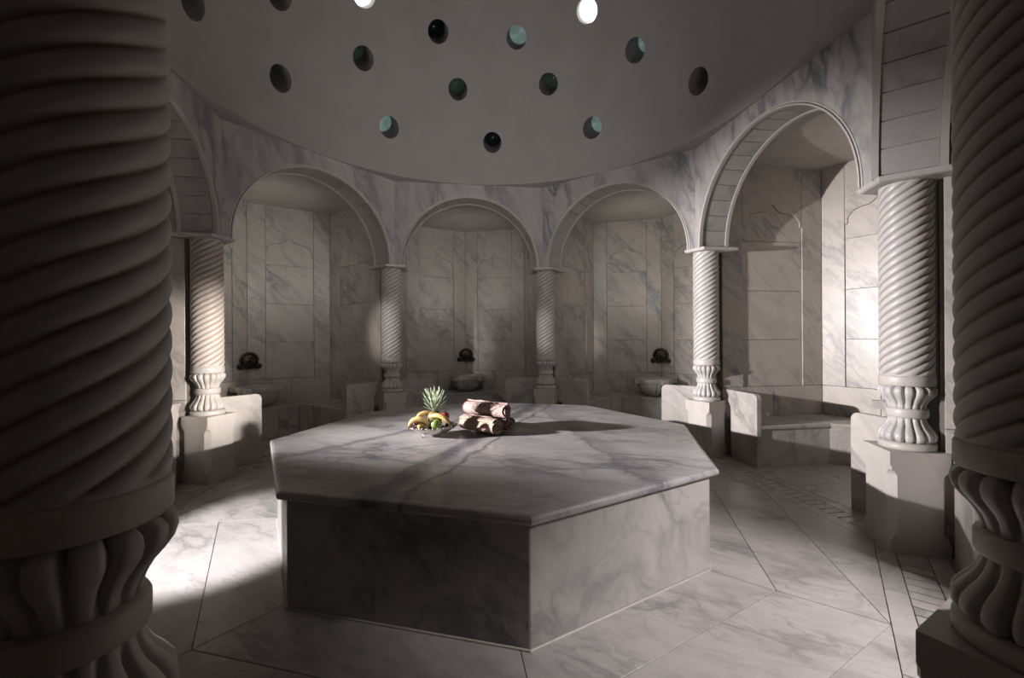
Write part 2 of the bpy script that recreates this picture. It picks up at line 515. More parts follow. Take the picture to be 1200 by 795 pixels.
# ------------------------------------------------------------------ arcade walls with arches
def arcade_mesh():
    b = MB(); n = 48
    li, lo = SH - HT * T225, SH + HT * T225
    RB = R_AR + .022
    arc = [(-RB * math.cos(PI * i / n), Z_SP + RB * math.sin(PI * i / n)) for i in range(n + 1)]
    for (y, L0, flip) in ((-HT, li, False), (HT, lo, True)):
        vs = []; fs = []
        for (x, z) in arc:
            vs.append((x, y, z))
            xt = max(-L0, min(L0, x * L0 / RB))
            vs.append((xt, y, Z_WT))
        for i in range(n):
            f = (2 * i, 2 * i + 2, 2 * i + 3, 2 * i + 1)
            fs.append(tuple(reversed(f)) if flip else f)
        # side strips
        k = len(vs)
        vs += [(-L0, y, Z_SP - .03), (-RB, y, Z_SP - .03), (L0, y, Z_SP - .03), (RB, y, Z_SP - .03)]
        q = [(k, k + 1, 0, 1), (k + 3, k + 2, 2 * n + 1, 2 * n)]
        for f in q: fs.append(tuple(reversed(f)) if flip else f)
        b.add(vs, fs)
    # soffit
    pts = [(-RB, Z_SP - .03)] + arc + [(RB, Z_SP - .03)]
    vs = []; fs = []
    for (x, z) in pts: vs += [(x, -HT, z), (x, HT, z)]
    for i in range(len(pts) - 1): fs.append((2 * i, 2 * i + 1, 2 * i + 3, 2 * i + 2))
    b.add(vs, fs)
    b.add([(-li, -HT, Z_WT), (li, -HT, Z_WT), (lo, HT, Z_WT), (-lo, HT, Z_WT)], [(0, 1, 2, 3)])
    for s_ in (-1, 1):
        b.add([(s_ * li, -HT, Z_SP - .03), (s_ * lo, HT, Z_SP - .03), (s_ * R_AR, HT, Z_SP - .03), (s_ * R_AR, -HT, Z_SP - .03)], [(0, 1, 2, 3)])
    return b.mesh('arcade_wall', M['arcade'])


def ring_strip(y0, y1, r0, r1, n=48, a0=0, a1=PI, down=.0):
    b = MB(); vs = []; fs = []
    pts = []
    if down: pts.append((a0, -down))
    pts += [(a0 + (a1 - a0) * i / n, 0) for i in range(n + 1)]
    if down: pts.append((a1, -down))
    for (a, dz) in pts:
        for (y, r) in ((y0, r0), (y1, r0), (y1, r1), (y0, r1)):
            vs.append((-r * math.cos(a), y, Z_SP + r * math.sin(a) + dz))
    for i in range(len(pts) - 1):
        for k in range(4):
            l = (k + 1) % 4
            fs.append((4 * i + k, 4 * i + 4 + k, 4 * i + 4 + l, 4 * i + l))
    e = 4 * (len(pts) - 1)
    fs += [(0, 1, 2, 3), (e + 3, e + 2, e + 1, e)]
    b.add(vs, fs)
    return b


arc_me = arcade_mesh()
mold_b = ring_strip(-HT - .012, -HT + .03, R_AR - .004, R_AR + .012, down=.02)
mold_b2 = ring_strip(-HT - .007, -HT + .02, R_AR + .019, R_AR + .033, down=.02)
mold_b.add(mold_b2.v, mold_b2.f)
mold_me = mold_b.mesh('arch_moulding', M['plinth'])
rail_o = ring_strip(HT - .035, HT + .008, R_AR - .004, R_AR + .03, down=.02).mesh('arch_moulding', M['plinth'])
NV = 18
vous = []
for i in range(NV):
    g = .0035
    a0, a1 = PI * i / NV + g, PI * (i + 1) / NV - g
    vous.append(ring_strip(-HT + .032, HT - .037, R_AR + .008, R_AR + .03, n=3, a0=a0, a1=a1).mesh('soffit_tile', M['soffit']))
for (n1, n2, side) in BAYS:
    m_, rz = bay(n1, n2)
    o = ob('wall_arcade_' + side, arc_me, None, 'veined grey marble wall with a round arch, %s side of the hall' % WORD[side], 'wall', None, 'structure')
    o.location = m_; o.rotation_euler = (0, 0, rz)
    ob('arch_moulding', mold_me, o); ob('arch_moulding', rail_o, o)
    for v in vous: ob('soffit_tile', v, o)

# ------------------------------------------------------------------ niche walls
SEG = [((-NB, HT), (-NB, NC)), ((-NB, NC), (0, NA)), ((0, NA), (NB, NC)), ((NB, NC), (NB, HT))]


def ogee(w_, zs):
    """ogee arch outline from left shoulder to right shoulder, relative height"""
    pts = [(-w_, zs), (-w_ + .035, zs + .012), (-w_ + .03, zs + .05)]
    n = 8
    for i in range(1, n + 1):            # convex part
        a = PI / 2 * i / n
        pts.append((-w_ + .03 + (w_ * .55) * (1 - math.cos(a)), zs + .05 + .15 * math.sin(a)))
    x0, z0 = pts[-1]
    for i in range(1, 7):                # concave rise to the tip
        u = i / 6
        pts.append((x0 + (0 - x0) * u, z0 + .11 * u ** 2.0))
    return pts + [(-x, z) for x, z in reversed(pts[:-1])]


wall_cache = {}


def wall_parts(L):
    key = round(L, 3)
    if key in wall_cache: return wall_cache[key]
    out = []
    st = .30 if L > 1.4 else .27
    w_ = (L - 2 * st) / 2
    O, U, V, W = (0, 0, 0), (1, 0, 0), (0, 0, 1), (0, -1, 0)
    g = .0025

    def rect(x0, x1, z0, z1, d, nm='marble_panel'):
        b = MB(); b.slab([(x0 + g, z0 + g), (x1 - g, z0 + g), (x1 - g, z1 - g), (x0 + g, z1 - g)], O, U, V, W, -.03, d, .0015)
        out.append((nm, b.mesh(nm, M['niche'])))
    rect(0, L / 2, 0, .90, 0); rect(L / 2, L, 0, .90, 0)
    rect(0, st, .90, Z_NC, 0); rect(L - st, L, .90, Z_NC, 0)
    rc = -.016
    zr = (.90, 1.53, 2.19, 2.86)
    for i in range(3): rect(st, L - st, zr[i], zr[i + 1], rc)
    og = [(L / 2 + x, z) for x, z in ogee(w_ - g, 3.05)]
    b = MB(); b.slab([(st + g, 2.86 + g), (L - st - g, 2.86 + g)] + [(x, z - .002) for x, z in reversed(og)], O, U, V, W, -.03, rc, 0)
    out.append(('ogee_panel', b.mesh('ogee_panel', M['niche'])))
    b = MB(); b.slab([(x, z + .002) for x, z in og] + [(L - st - g, Z_NC - g), (st + g, Z_NC - g)], O, U, V, W, -.03, 0, 0)
    out.append(('spandrel_panel', b.mesh('spandrel_panel', M['niche'])))
    wall_cache[key] = out
    return out


# backing polyline (in bay coordinates), one mesh shared by the bays
bk = MB()
inner = [(-NB - .03, HT - .02), (-NB - .03, NC + .02), (0, NA + .032), (NB + .03, NC + .02), (NB + .03, HT - .02)]
outer = [(-NB - .09, HT - .02), (-NB - .09, NC + .07), (0, NA + .10), (NB + .09, NC + .07), (NB + .09, HT - .02)]
for i in range(4):
    bk.prism([inner[i], inner[i + 1], outer[i + 1], outer[i]][::-1] if False else [outer[i], inner[i], inner[i + 1], outer[i + 1]], -.05, Z_NC + .02)
bk_me = bk.mesh('niche_wall', M['backing'])
nc = MB(); nc.prism([(-NB - .09, HT - .01), (NB + .09, HT - .01), (NB + .09, NC + .07), (0, NA + .1), (-NB - .09, NC + .07)], Z_NC, Z_NC + .12)
nc_me = nc.mesh('niche_ceiling', M['niche_plaster'])
for (n1, n2, side) in BAYS:
    m_, rz = bay(n1, n2)
    o = ob('wall_' + side, bk_me, None, 'marble panelled wall of the %s niche with ogee-topped recesses' % WORD[side], 'wall', None, 'structure')
    o.location = m_; o.rotation_euler = (0, 0, rz)
    for (p, q) in SEG:
        d = Vector((q[0] - p[0], q[1] - p[1])); ang = math.atan2(d.y, d.x)
        for nm, me in wall_parts(d.length):
            c = ob(nm, me, o); c.location = (p[0], p[1], 0); c.rotation_euler = (0, 0, ang)
    c = ob('ceiling_' + side, nc_me, None, 'flat plaster ceiling of the %s niche' % WORD[side], 'ceiling', None, 'structure')
    c.location = m_; c.rotation_euler = (0, 0, rz)

# ------------------------------------------------------------------ dome with round skylights
DR, DT = 2.85, .50
HOLES = [  # azimuth, elevation, tunnel elevation, glass
    (124.1, 13.1, 34, 'teal'), (91.1, 12.8, 36, 'dark'), (58.3, 13.2, 34, 'teal'), (155.9, 13.4, 32, 'dim'), (24.9, 12.6, 32, 'dim'),
    (179.5, 14.4, 32, 'dim'), (352, 13, 32, 'dim'), (212, 13, 32, 'dim'), (244, 13, 32, 'dim'), (276, 13, 32, 'teal'), (308, 13, 32, 'dim'), (330, 13, 32, 'dim'),
    (134.4, 28, 42, 'dim'), (102.7, 27.2, 42, 'dim'), (71.3, 27.7, 42, 'dim'), (41.1, 27.8, 40, 'teal'), (161.3, 29.3, 40, 'dim'), (10, 28, 40, 'dim'),
    (192, 28, 40, 'dim'), (223, 28, 40, 'teal'), (254, 28, 40, 'dim'), (285, 28, 40, 'dim'), (316, 28, 40, 'dim'), (343, 28, 40, 'dim'),
    (111, 40.6, 44, 'dark'), (81.2, 40.5, 43, 'teal'), (53.3, 41.7, 41, 'bright'), (138.9, 41.5, 42, 'bright'), (24, 41, 48, 'dim'),
    (168, 41, 48, 'dim'), (200, 41, 48, 'dim'), (232, 41, 48, 'dim'), (264, 41, 48, 'teal'), (296, 41, 48, 'dim'), (328, 41, 48, 'dim'), (356, 41, 48, 'dim'),
    (96, 56, 62, 'dim'), (141, 56, 62, 'teal'), (186, 56, 62, 'dim'), (231, 56, 62, 'dim'), (276, 56, 62, 'teal'), (321, 56, 62, 'dim'), (6, 56, 62, 'dim'), (51, 56, 62, 'teal'),
    (30, 74, 78, 'dim'), (150, 74, 78, 'dim'), (270, 74, 78, 'teal')]
HR = .145
dome = MB(); NS, NR = 160, 48
vs = []; fs = []
prof = [(DR * math.cos(PI / 2 * k / NR), DR * math.sin(PI / 2 * k / NR)) for k in range(NR)]
RO = DR + DT
prof_o = [(RO * math.cos(PI / 2 * k / NR), RO * math.sin(PI / 2 * k / NR)) for k in range(NR)]
loops = []
for p in prof + [None] + prof_o[::-1]:
    if p is None: loops.append(None); continue
    base = len(vs)
    for i in range(NS):
        a = 2 * PI * i / NS
        vs.append((p[0] * math.cos(a), p[0] * math.sin(a), p[1]))
    loops.append(base)
inn = loops[:NR]; out_ = loops[NR + 1:]
for seq, fl in ((inn, True), (out_, True)):
    for k in range(len(seq) - 1):
        for i in range(NS):
            j = (i + 1) % NS
            f = (seq[k] + i, seq[k] + j, seq[k + 1] + j, seq[k + 1] + i)
            fs.append(tuple(reversed(f)))
ti = len(vs); vs.append((0, 0, DR)); to = len(vs); vs.append((0, 0, RO))
for i in range(NS):
    j = (i + 1) % NS
    fs.append((ti, inn[-1] + j, inn[-1] + i))
    fs.append((to, out_[0] + i, out_[0] + j))
    fs.append((inn[0] + i, inn[0] + j, out_[-1] + j, out_[-1] + i))
dome.add(vs, fs)
dome_o = ob('ceiling', dome.mesh('dome', M['plaster']), None, 'plain grey plaster dome pierced by round skylight holes', 'ceiling', None, 'structure')
dome_o.location = (CEN.x, CEN.y, Z_WT + .02)
bm = bmesh.new(); bm.from_mesh(dome_o.data); bmesh.ops.recalc_face_normals(bm, faces=bm.faces); bm.to_mesh(dome_o.data); bm.free()
cut = MB()
wi = 0
for (az, el, te, gl) in HOLES:
    p = Vector((math.cos(rad(el)) * math.cos(rad(az)), math.cos(rad(el)) * math.sin(rad(az)), math.sin(rad(el)))) * DR
    d = Vector((math.cos(rad(te)) * math.cos(rad(az)), math.cos(rad(te)) * math.sin(rad(az)), math.sin(rad(te))))
    a = d.cross(Vector((0, 0, 1))).normalized(); b_ = a.cross(d)
    sg = 40; vv = []
    for t_ in (-.45, .75):
        for i in range(sg):
            q = 2 * PI * i / sg
            vv.append(p + d * t_ + (a * math.cos(q) + b_ * math.sin(q)) * HR)
    ff = [(i, (i + 1) % sg, sg + (i + 1) % sg, sg + i) for i in range(sg)] + [tuple(reversed(range(sg))), tuple(range(sg, 2 * sg))]
    cut.add(vv, ff)
    # glass cap: a shallow bulging disc at the tunnel's end
    wi += 1
    depth = .12 if gl == 'bright' else .44
    g = MB(); rings = 5; gv = []; gf = []
    for k in range(rings + 1):
        rr = (HR + .01) * math.cos(PI / 2 * k / rings * .999); h = .05 * math.sin(PI / 2 * k / rings)
        for i in range(24):
            q = 2 * PI * i / 24
            gv.append(d * h + (a * math.cos(q) + b_ * math.sin(q)) * max(rr, .0005))
    for k in range(rings):
        for i in range(24):
            j = (i + 1) % 24
            gf.append((k * 24 + i, k * 24 + j, (k + 1) * 24 + j, (k + 1) * 24 + i))
    n0 = len(gv)
    gf.append(tuple(reversed(range(24)))); gf.append(tuple(rings * 24 + i for i in range(24)))
    g.add(gv, gf, True)
    look = {'teal': 'pale green daylit', 'dim': 'dim green', 'dark': 'dark', 'bright': 'bright white daylit'}[gl]
    go = ob('window_%d' % wi, g.mesh('skylight_glass', M['glass_' + gl]), None, '%s round glass closing a skylight hole of the dome' % look, 'skylight', 'round skylights in the dome', 'structure')
    go.location = Vector((CEN.x, CEN.y, Z_WT)) + p + d * depth
cme = cut.mesh('skylight_cutter', M['plaster'])
bm = bmesh.new(); bm.from_mesh(cme); bmesh.ops.recalc_face_normals(bm, faces=bm.faces); bm.to_mesh(cme); bm.free()
co = bpy.data.objects.new('skylight_cutter', cme); C.objects.link(co)
co.location = dome_o.location
md = dome_o.modifiers.new('holes', 'BOOLEAN'); md.operation = 'DIFFERENCE'; md.object = co; md.solver = 'EXACT'; md.use_self = True
bpy.context.view_layer.update()
dg = bpy.context.evaluated_depsgraph_get()
nme = bpy.data.meshes.new_from_object(dome_o.evaluated_get(dg))
dome_o.modifiers.clear(); dome_o.data = nme
bpy.data.objects.remove(co)
for p_ in nme.polygons: p_.use_smooth = False
# flat soffit between the dome's circle and the octagon
cs = MB(); n = 160; ro = R_MID - HT / math.cos(rad(22.5)) + .15
vs = []; fs = []
for i in range(n):
    a = 2 * PI * i / n
    k = (math.degrees(a) - TH0 - 22.5 + 22.5) % 45 - 22.5
    rr = (R_MID * math.cos(rad(22.5)) + .05) / math.cos(rad(k))
    # radius of the octagon at this angle (corners at TH0)
    k2 = ((math.degrees(a) - TH0) % 45) - 22.5
    rr = (R_MID * math.cos(rad(22.5)) + .05) / math.cos(rad(k2))
    for (r_, z_) in ((DR - .01, .0), (rr, .0), (rr, .018), (DR - .01, .018)):
        vs.append((r_ * math.cos(a), r_ * math.sin(a), z_))
for i in range(n):
    j = (i + 1) % n
    for k in range(4):
        l = (k + 1) % 4
        fs.append((4 * i + k, 4 * i + l, 4 * j + l, 4 * j + k))
cs.add(vs, fs)
o = ob('trim_1', cs.mesh('dome_soffit', M['plaster']), None, 'flat plaster ledge where the dome meets the arcade walls', 'trim', None, 'structure')
o.location = (CEN.x, CEN.y, Z_WT)


# ------------------------------------------------------------------ columns
def plinth_mesh():
    b = MB(); x0, x1, hy = -.20, .165, .178   # local x points away from the hall centre
    lv = [(0, 0), (.085, 0), (.10, .012), (.125, .018), (.15, .045), (.56, .045), (.585, .03), (.60, .012), (.625, .010), (.64, 0), (.73, 0)]
    vs = []; fs = []
    for z, c in lv:
        c2 = max(c, .0015)
        x_0, x_1, h_ = x0, x1, hy
        vs += [(x, y, z) for x, y in ((x_0 + c2, -h_), (x_1 - c2, -h_), (x_1, -h_ + c2), (x_1, h_ - c2), (x_1 - c2, h_), (x_0 + c2, h_), (x_0, h_ - c2), (x_0, -h_ + c2))]
    for k in range(len(lv) - 1):
        for i in range(8):
            j = (i + 1) % 8
            fs.append((8 * k + i, 8 * k + j, 8 * k + 8 + j, 8 * k + 8 + i))
    e = 8 * (len(lv) - 1)
    fs.append(tuple(e + i for i in range(8))); fs.append(tuple(reversed(range(8))))
    b.add(vs, fs)
    return b.mesh('plinth', M['plinth'])


def shaft_mesh():
    seg, rows = 144, 240; z0, z1 = 1.27, 2.695; strands = 9; lead = .56
    vs = []; fs = []; dirt = []
    for k in range(rows + 1):
        z = z0 + (z1 - z0) * k / rows
        for i in range(seg):
            a = 2 * PI * i / seg
            u = (strands * (a / (2 * PI) - z / lead)) % 1.0
            s_ = abs(2 * u - 1)                       # 0 crest, 1 groove
            h = math.sqrt(max(0, 1 - (s_ * .985) ** 2))
            r = .141 + .0185 * h
            e = min(1, (z - z0) / .02, (z1 - z) / .02)
            r = .157 + (r - .157) * e
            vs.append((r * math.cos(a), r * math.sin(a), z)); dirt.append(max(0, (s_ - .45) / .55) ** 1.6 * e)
    for k in range(rows):
        for i in range(seg):
            j = (i + 1) % seg
            fs.append((k * seg + i, k * seg + j, (k + 1) * seg + j, (k + 1) * seg + i))
    fs.append(tuple(reversed(range(seg)))); fs.append(tuple(rows * seg + i for i in range(seg)))
    b = MB(); b.add(vs, fs, True)
    me = b.mesh('shaft', M['column'])
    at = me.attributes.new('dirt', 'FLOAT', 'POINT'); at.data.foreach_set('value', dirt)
    return me


def lathe_me(name, prof, mat, seg=48, **kw):
    b = MB(); b.lathe(prof, seg, **kw)
    return b.mesh(name, mat)


def bulb(z0, z1, flip):
    # profile from the wide end (0) to the neck (1)
    pr = [(0, .120, 1.9), (.02, .140, 1.7), (.06, .156, 1.45), (.14, .168, 1.2), (.25, .170, 1), (.37, .164, 1), (.5, .148, 1), (.62, .130, 1), (.75, .117, .9), (.88, .109, .75), (1.0, .106, .5)]
    H_ = z1 - z0
    out = [(r, (z1 - u * H_) if flip else (z0 + u * H_), w_) for u, r, w_ in pr]
    return out[::-1] if flip else out


plinth_me = plinth_mesh(); shaft_me = shaft_mesh()
disc_me = lathe_me('base_disc', [(.150, .73), (.166, .732), (.168, .75), (.166, .775), (.155, .782), (.12, .787)], M['plinth'])
low_me = lathe_me('lower_bulb', bulb(.782, .965, False), M['column'], seg=208, lobes=16, depth=.052, r_floor=.100)
neck_me = lathe_me('neck_ring', [(.10, .96), (.119, .963), (.123, .972), (.123, 1.018), (.119, 1.027), (.10, 1.03)], M['plinth'])
upp_me = lathe_me('upper_bulb', bulb(1.025, 1.20, True), M['column'], seg=208, lobes=16, depth=.052, r_floor=.100)
ring_me = lathe_me('shaft_ring', [(.13, 1.195), (.158, 1.198), (.162, 1.205), (.162, 1.262), (.158, 1.270), (.13, 1.272)], M['plinth'], seg=64)


def abacus_mesh():
    b = MB()
    def trap(e):
        xi, xo = -.235 - e, .20
        wi_ = .142 + e
        return [(xi, -wi_), (xo, -(wi_ + (xo - xi) * T225)), (xo, wi_ + (xo - xi) * T225), (xi, wi_)]
    r = [(trap(-.012), 2.692), (trap(.0), 2.70), (trap(0.006), 2.715), (trap(.006), 2.732)]
    vs = []; fs = []
    for p, z in r: vs += [(x, y, z) for x, y in p]
    for k in range(3):
        for i in range(4):
            j = (i + 1) % 4
            fs.append((4 * k + i, 4 * k + j, 4 * k + 4 + j, 4 * k + 4 + i))
    fs += [(3, 2, 1, 0), (12, 13, 14, 15)]
    b.add(vs, fs)
    return b.mesh('abacus', M['plinth'])


abacus_me = abacus_mesh()
COL_LABEL = {
    'A': 'twisted marble column with ochre-stained grooves, left of the platform before a basin',
    'B': 'twisted marble column between the back left arch and the back centre arch',
    'C': 'twisted marble column between the back centre arch and the back right arch',
    'D': 'twisted marble column between the back right arch and the right bench niche',
    'E': 'large twisted marble column at right, nearer than the bench niche, half its plinth lit',
    'G': 'dark fluted twisted column cut off by the right edge of the view',
    'F': 'massive dark twisted column filling the left foreground',
    'H': 'twisted marble column hidden behind the massive dark foreground column'}
proto = None
for n_, a_ in ANG.items():
    p = POS[n_].copy()
    if n_ == 'G': p = Vector((1.39, 1.125, 0))
    if n_ == 'F': p = Vector((-.888, .86, 0))
    if proto is None:
        proto = empty('twisted_column', p, rad(a_))
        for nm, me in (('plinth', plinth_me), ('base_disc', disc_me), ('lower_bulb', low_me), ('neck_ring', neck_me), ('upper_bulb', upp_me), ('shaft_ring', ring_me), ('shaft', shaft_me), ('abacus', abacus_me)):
            ob(nm, me, proto)
        r_ = proto
    else:
        r_ = copy_tree(proto)
        r_.location = p; r_.rotation_euler = (0, 0, rad(a_))
    if n_ == 'A':
        stained = r_
    tag(r_, COL_LABEL[n_], 'column', 'twisted marble columns around the hall')

for ch in stained.children:
    if ch.name.split('.')[0] in ('shaft', 'lower_bulb', 'upper_bulb'):
        ch.material_slots[0].link = 'OBJECT'; ch.material_slots[0].material = M['stained']

# ------------------------------------------------------------------ benches, basins and taps
BU = [(-.62, .28), (-.62, 1.22), (-.50, 1.46), (.50, 1.46), (.62, 1.22), (.62, .28)]


def bench_meshes():
    out = []
    ov = .02; g = .002
    slabs = [[(-NB, .28), (-.62 + ov, .28), (-.62 + ov, 1.215), (-.5 + ov * .5, 1.44), (-NB, NC)][::1],
             [(-NB, NC), (-.5 + ov * .5, 1.44), (0, 1.44), (0, NA)]]
    for s_ in (1, -1):
        for p in slabs:
            q = [(x * s_, y) for x, y in p]
            if s_ < 0: q = q[::-1]
            b = MB(); b.prism(inset(q, g), .462, .50, .006)
            out.append(('seat_slab', b.mesh('seat_slab', M['bench'])))
    fr = [((-.62, .28), (-.62, .75)), ((-.62, .75), (-.62, 1.22)), ((-.62, 1.22), (-.50, 1.46)), ((-.5, 1.46), (-.17, 1.46)), ((-.17, 1.46), (.17, 1.46)), ((.17, 1.46), (.5, 1.46)),
          ((.50, 1.46), (.62, 1.22)), ((.62, 1.22), (.62, .75)), ((.62, .75), (.62, .28))]
    for p, q in fr:
        p = Vector(p); q = Vector(q); d = (q - p); L = d.length; d.normalize(); nrm = Vector((-d.y, d.x))
        a = p + d * g; c = q - d * g
        b = MB(); b.prism([tuple(a), tuple(c), tuple(c + nrm * .04), tuple(a + nrm * .04)], 0, .462, .001)
        out.append(('front_panel', b.mesh('front_panel', M['bench'])))
    # end panels with a rounded inner corner and a scrolled outer edge
    for s_ in (-1, 1):
        pts = [(.60, 0), (1.08, 0), (1.08, .62)]
        pts += [(1.085, .66), (1.11, .70), (1.13, .73), (1.13, .76), (1.12, .79), (1.135, .82), (1.16, .85), (1.165, .88)]
        R_ = .07
        for i in range(7):
            a = PI / 2 + PI / 2 * i / 6
            pts.append((.60 + R_ + R_ * math.cos(a), .88 - R_ + R_ * math.sin(a)))
        pts = [(x * s_, z) for x, z in pts]
        if s_ < 0: pts = pts[::-1]
        b = MB(); b.slab(pts, (0, .28, 0), (1, 0, 0), (0, 0, 1), (0, -1, 0), 0, .06, .004)
        out.append(('end_panel', b.mesh('end_panel', M['bench'])))
    return out


bm_ = bench_meshes()


def basin_meshes():
    bowl = [(.10, 0, 0), (.13, .012, .3), (.17, .03, .7), (.22, .07, 1), (.262, .12, 1), (.29, .175, 1), (.298, .215, .8), (.30, .235, 0)]
    rim = [(.30, .235), (.315, .24), (.32, .25), (.32, .315), (.312, .325), (.27, .325), (.262, .315), (.24, .22), (.16, .13), (.05, .10), (.002, .10)]
    out = [('bowl', lathe_me('bowl', bowl, M['bench'], seg=168, lobes=20, depth=.045, cap=True)),
           ('rim', lathe_me('rim', rim, M['bench'], seg=48, cap=False))]
    for k in range(4):
        a = rad(45 + 90 * k)
        b = MB(); b.slab([(-.06, .235), (.06, .235), (.06, .328), (-.06, .328)], (math.cos(a) * .31, math.sin(a) * .31, 0), (-math.sin(a), math.cos(a), 0), (0, 0, 1), (math.cos(a), math.sin(a), 0), 0, .10, .006)
        out.append(('lug', b.mesh('lug', M['bench'])))
    return out


def tap_meshes():
    out = []
    # ornament in the local xz plane facing -y
    b = MB(); b.lathe([(.10, 0), (.112, .004), (.112, .012), (.09, .02), (.07, .018), (.05, .024), (.002, .028)], 32)
    v = [(x, -z, y) for x, y, z in b.v]; b.v = v
    out.append(('back_plate', b.mesh('back_plate', M['bronze'])))
    b = MB(); pts = [(.125 * math.cos(rad(a)), -.012, .125 * math.sin(rad(a))) for a in range(-25, 206, 11)]
    b.tube(pts, [.014 + .009 * math.sin(PI * i / (len(pts) - 1)) for i in range(len(pts))], 8)
    for k in range(9):
        a = rad(10 + 20 * k); b.ball((.143 * math.cos(a), -.012, .143 * math.sin(a)), .013, 8, 6)
    out.append(('crest', b.mesh('crest', M['bronze'])))
    for s_ in (-1, 1):
        b = MB(); pts = []
        for i in range(20):
            a = rad(-200 + 30 * i); r = .048 - .0019 * i
            pts.append((s_ * (.142 + r * math.cos(a)), -.014, -.085 + r * math.sin(a)))
        b.tube(pts, .013, 7); b.ball((s_ * .142, -.014, -.085), .018, 10, 6)
        out.append(('scroll', b.mesh('scroll', M['bronze'])))
    b = MB(); b.tube([(0, -.02, .0), (0, -.07, .002), (0, -.10, -.012), (0, -.108, -.04)], [.016, .014, .014, .017], 10)
    b.tube([(-.09, -.014, -.115), (0, -.016, -.128), (.09, -.014, -.115)], .009, 7)
    out.append(('spout', b.mesh('spout', M['bronze'])))
    b = MB(); b.tube([(0, -.05, .012), (0, -.05, .05)], .006, 8); b.tube([(-.03, -.05, .052), (.03, -.05, .052)], .007, 8)
    out.append(('tap_handle', b.mesh('tap_handle', M['bronze'])))
    b = MB(); b.box(-.10, .10, .0, .055, -.10, .07)
    out.append(('mount', b.mesh('mount', M['bronze'])))
    return out


basin_m, tap_m = basin_meshes(), tap_meshes()
bench_words = {'left': 'in the left niche, mostly hidden by the dark foreground column', 'back_left': 'in the back left niche under a basin',
               'back': 'in the back centre niche under a basin', 'back_right': 'in the back right niche under a basin',
               'right': 'in the right niche, its end panel sunlit, left of the large column', 'front_right': 'in the niche hidden behind the right columns'}
for (n1, n2, side) in BAYS:
    if side not in bench_words: continue
    m_, rz = bay(n1, n2)
    r_ = empty('stone_bench', m_, rz, 'marble wall bench ' + bench_words[side], 'bench', 'marble benches in the niches')
    for nm, me in bm_: ob(nm, me, r_)
    if side in ('left', 'front_right'): continue
    Rm = Matrix.Rotation(rz, 3, 'Z')
    where = {'back_left': 'in the back left niche beside the stained column', 'back': 'in the back centre niche above the towels', 'back_right': 'in the back right niche',
             'right': 'just seen behind the large right column'}[side]
    r_ = empty('wash_basin', m_ + Rm @ Vector((0, 1.74, .499)), rz, 'fluted marble wash basin with square lugs ' + where, 'basin', 'fluted wash basins on the benches')
    for nm, me in basin_m: ob(nm, me, r_)
    where = {'back_left': 'on the wall right of the stained column', 'back': 'on the corner behind the back centre basin', 'back_right': 'above the back right basin',
             'right': 'above the basin behind the large right column'}[side]
    r_ = empty('wall_tap', m_ + Rm @ Vector((0, NA - .075, 1.22)), rz, 'dark bronze scrolled wall tap ' + where, 'tap', 'bronze taps over the basins')
    for nm, me in tap_m: ob(nm, me, r_)

# ------------------------------------------------------------------ heated platform
PC = Vector((-.19, 3.995, 0))
plat = empty('marble_platform', PC, 0, 'large octagonal marble platform in the middle of the hall', 'platform')


def octa(r, rot=8.3 + 45 * 0):
    return [(r * math.cos(rad(rot + 45 * k)), r * math.sin(rad(rot + 45 * k))) for k in range(8)]


b = MB(); n = 8
prof_s = [(1.90, .642), (1.925, .643), (1.938, .650), (1.945, .664), (1.943, .678), (1.932, .690), (1.915, .694)]
vs = []; fs = []
for r, z in prof_s: vs += [(x, y, z) for x, y in octa(r)]
for k in range(len(prof_s) - 1):
    for i in range(8):
        j = (i + 1) % 8
        fs.append((8 * k + i, 8 * k + j, 8 * k + 8 + j, 8 * k + 8 + i))
fs.append(tuple(8 * (len(prof_s) - 1) + i for i in range(8))); fs.append(tuple(reversed(range(8))))
b.add(vs, fs)
# object coordinates of the slab follow the room so that the veins sit where the photograph has them
b.v = [(x + PC.x, y + PC.y, z) for x, y, z in b.v]
ts = ob('top_slab', b.mesh('top_slab', M['slab']), plat); ts.location = (-PC.x, -PC.y, 0)
b = MB(); b.prism(octa(1.855), 0, .64); ob('core', b.mesh('core', M['backing']), plat)
oc = octa(1.885)
for i in range(8):
    p = Vector(oc[i]); q = Vector(oc[(i + 1) % 8]); d = (q - p).normalized(); nrm = Vector((-d.y, d.x))
    b = MB(); t = .03
    a, c = p + d * .0015, q - d * .0015
    L = (c - a).length
    b.slab([(0, .012), (L, .012), (L, .641), (0, .641)], (a.x, a.y, 0), (d.x, d.y, 0), (0, 0, 1), (-nrm.x, -nrm.y, 0), -t, 0, .002)
    o = ob('side_panel', b.mesh('side_panel', M['side']), plat)
    p2 = Vector(octa(1.897)[i]); q2 = Vector(octa(1.897)[(i + 1) % 8])
    b = MB(); b.prism([tuple(p2), tuple(q2), tuple(q2 + nrm * .03), tuple(p2 + nrm * .03)], 0, .010, .003)
    ob('foot_strip', b.mesh('foot_strip', M['plinth']), plat)

ZT = .694


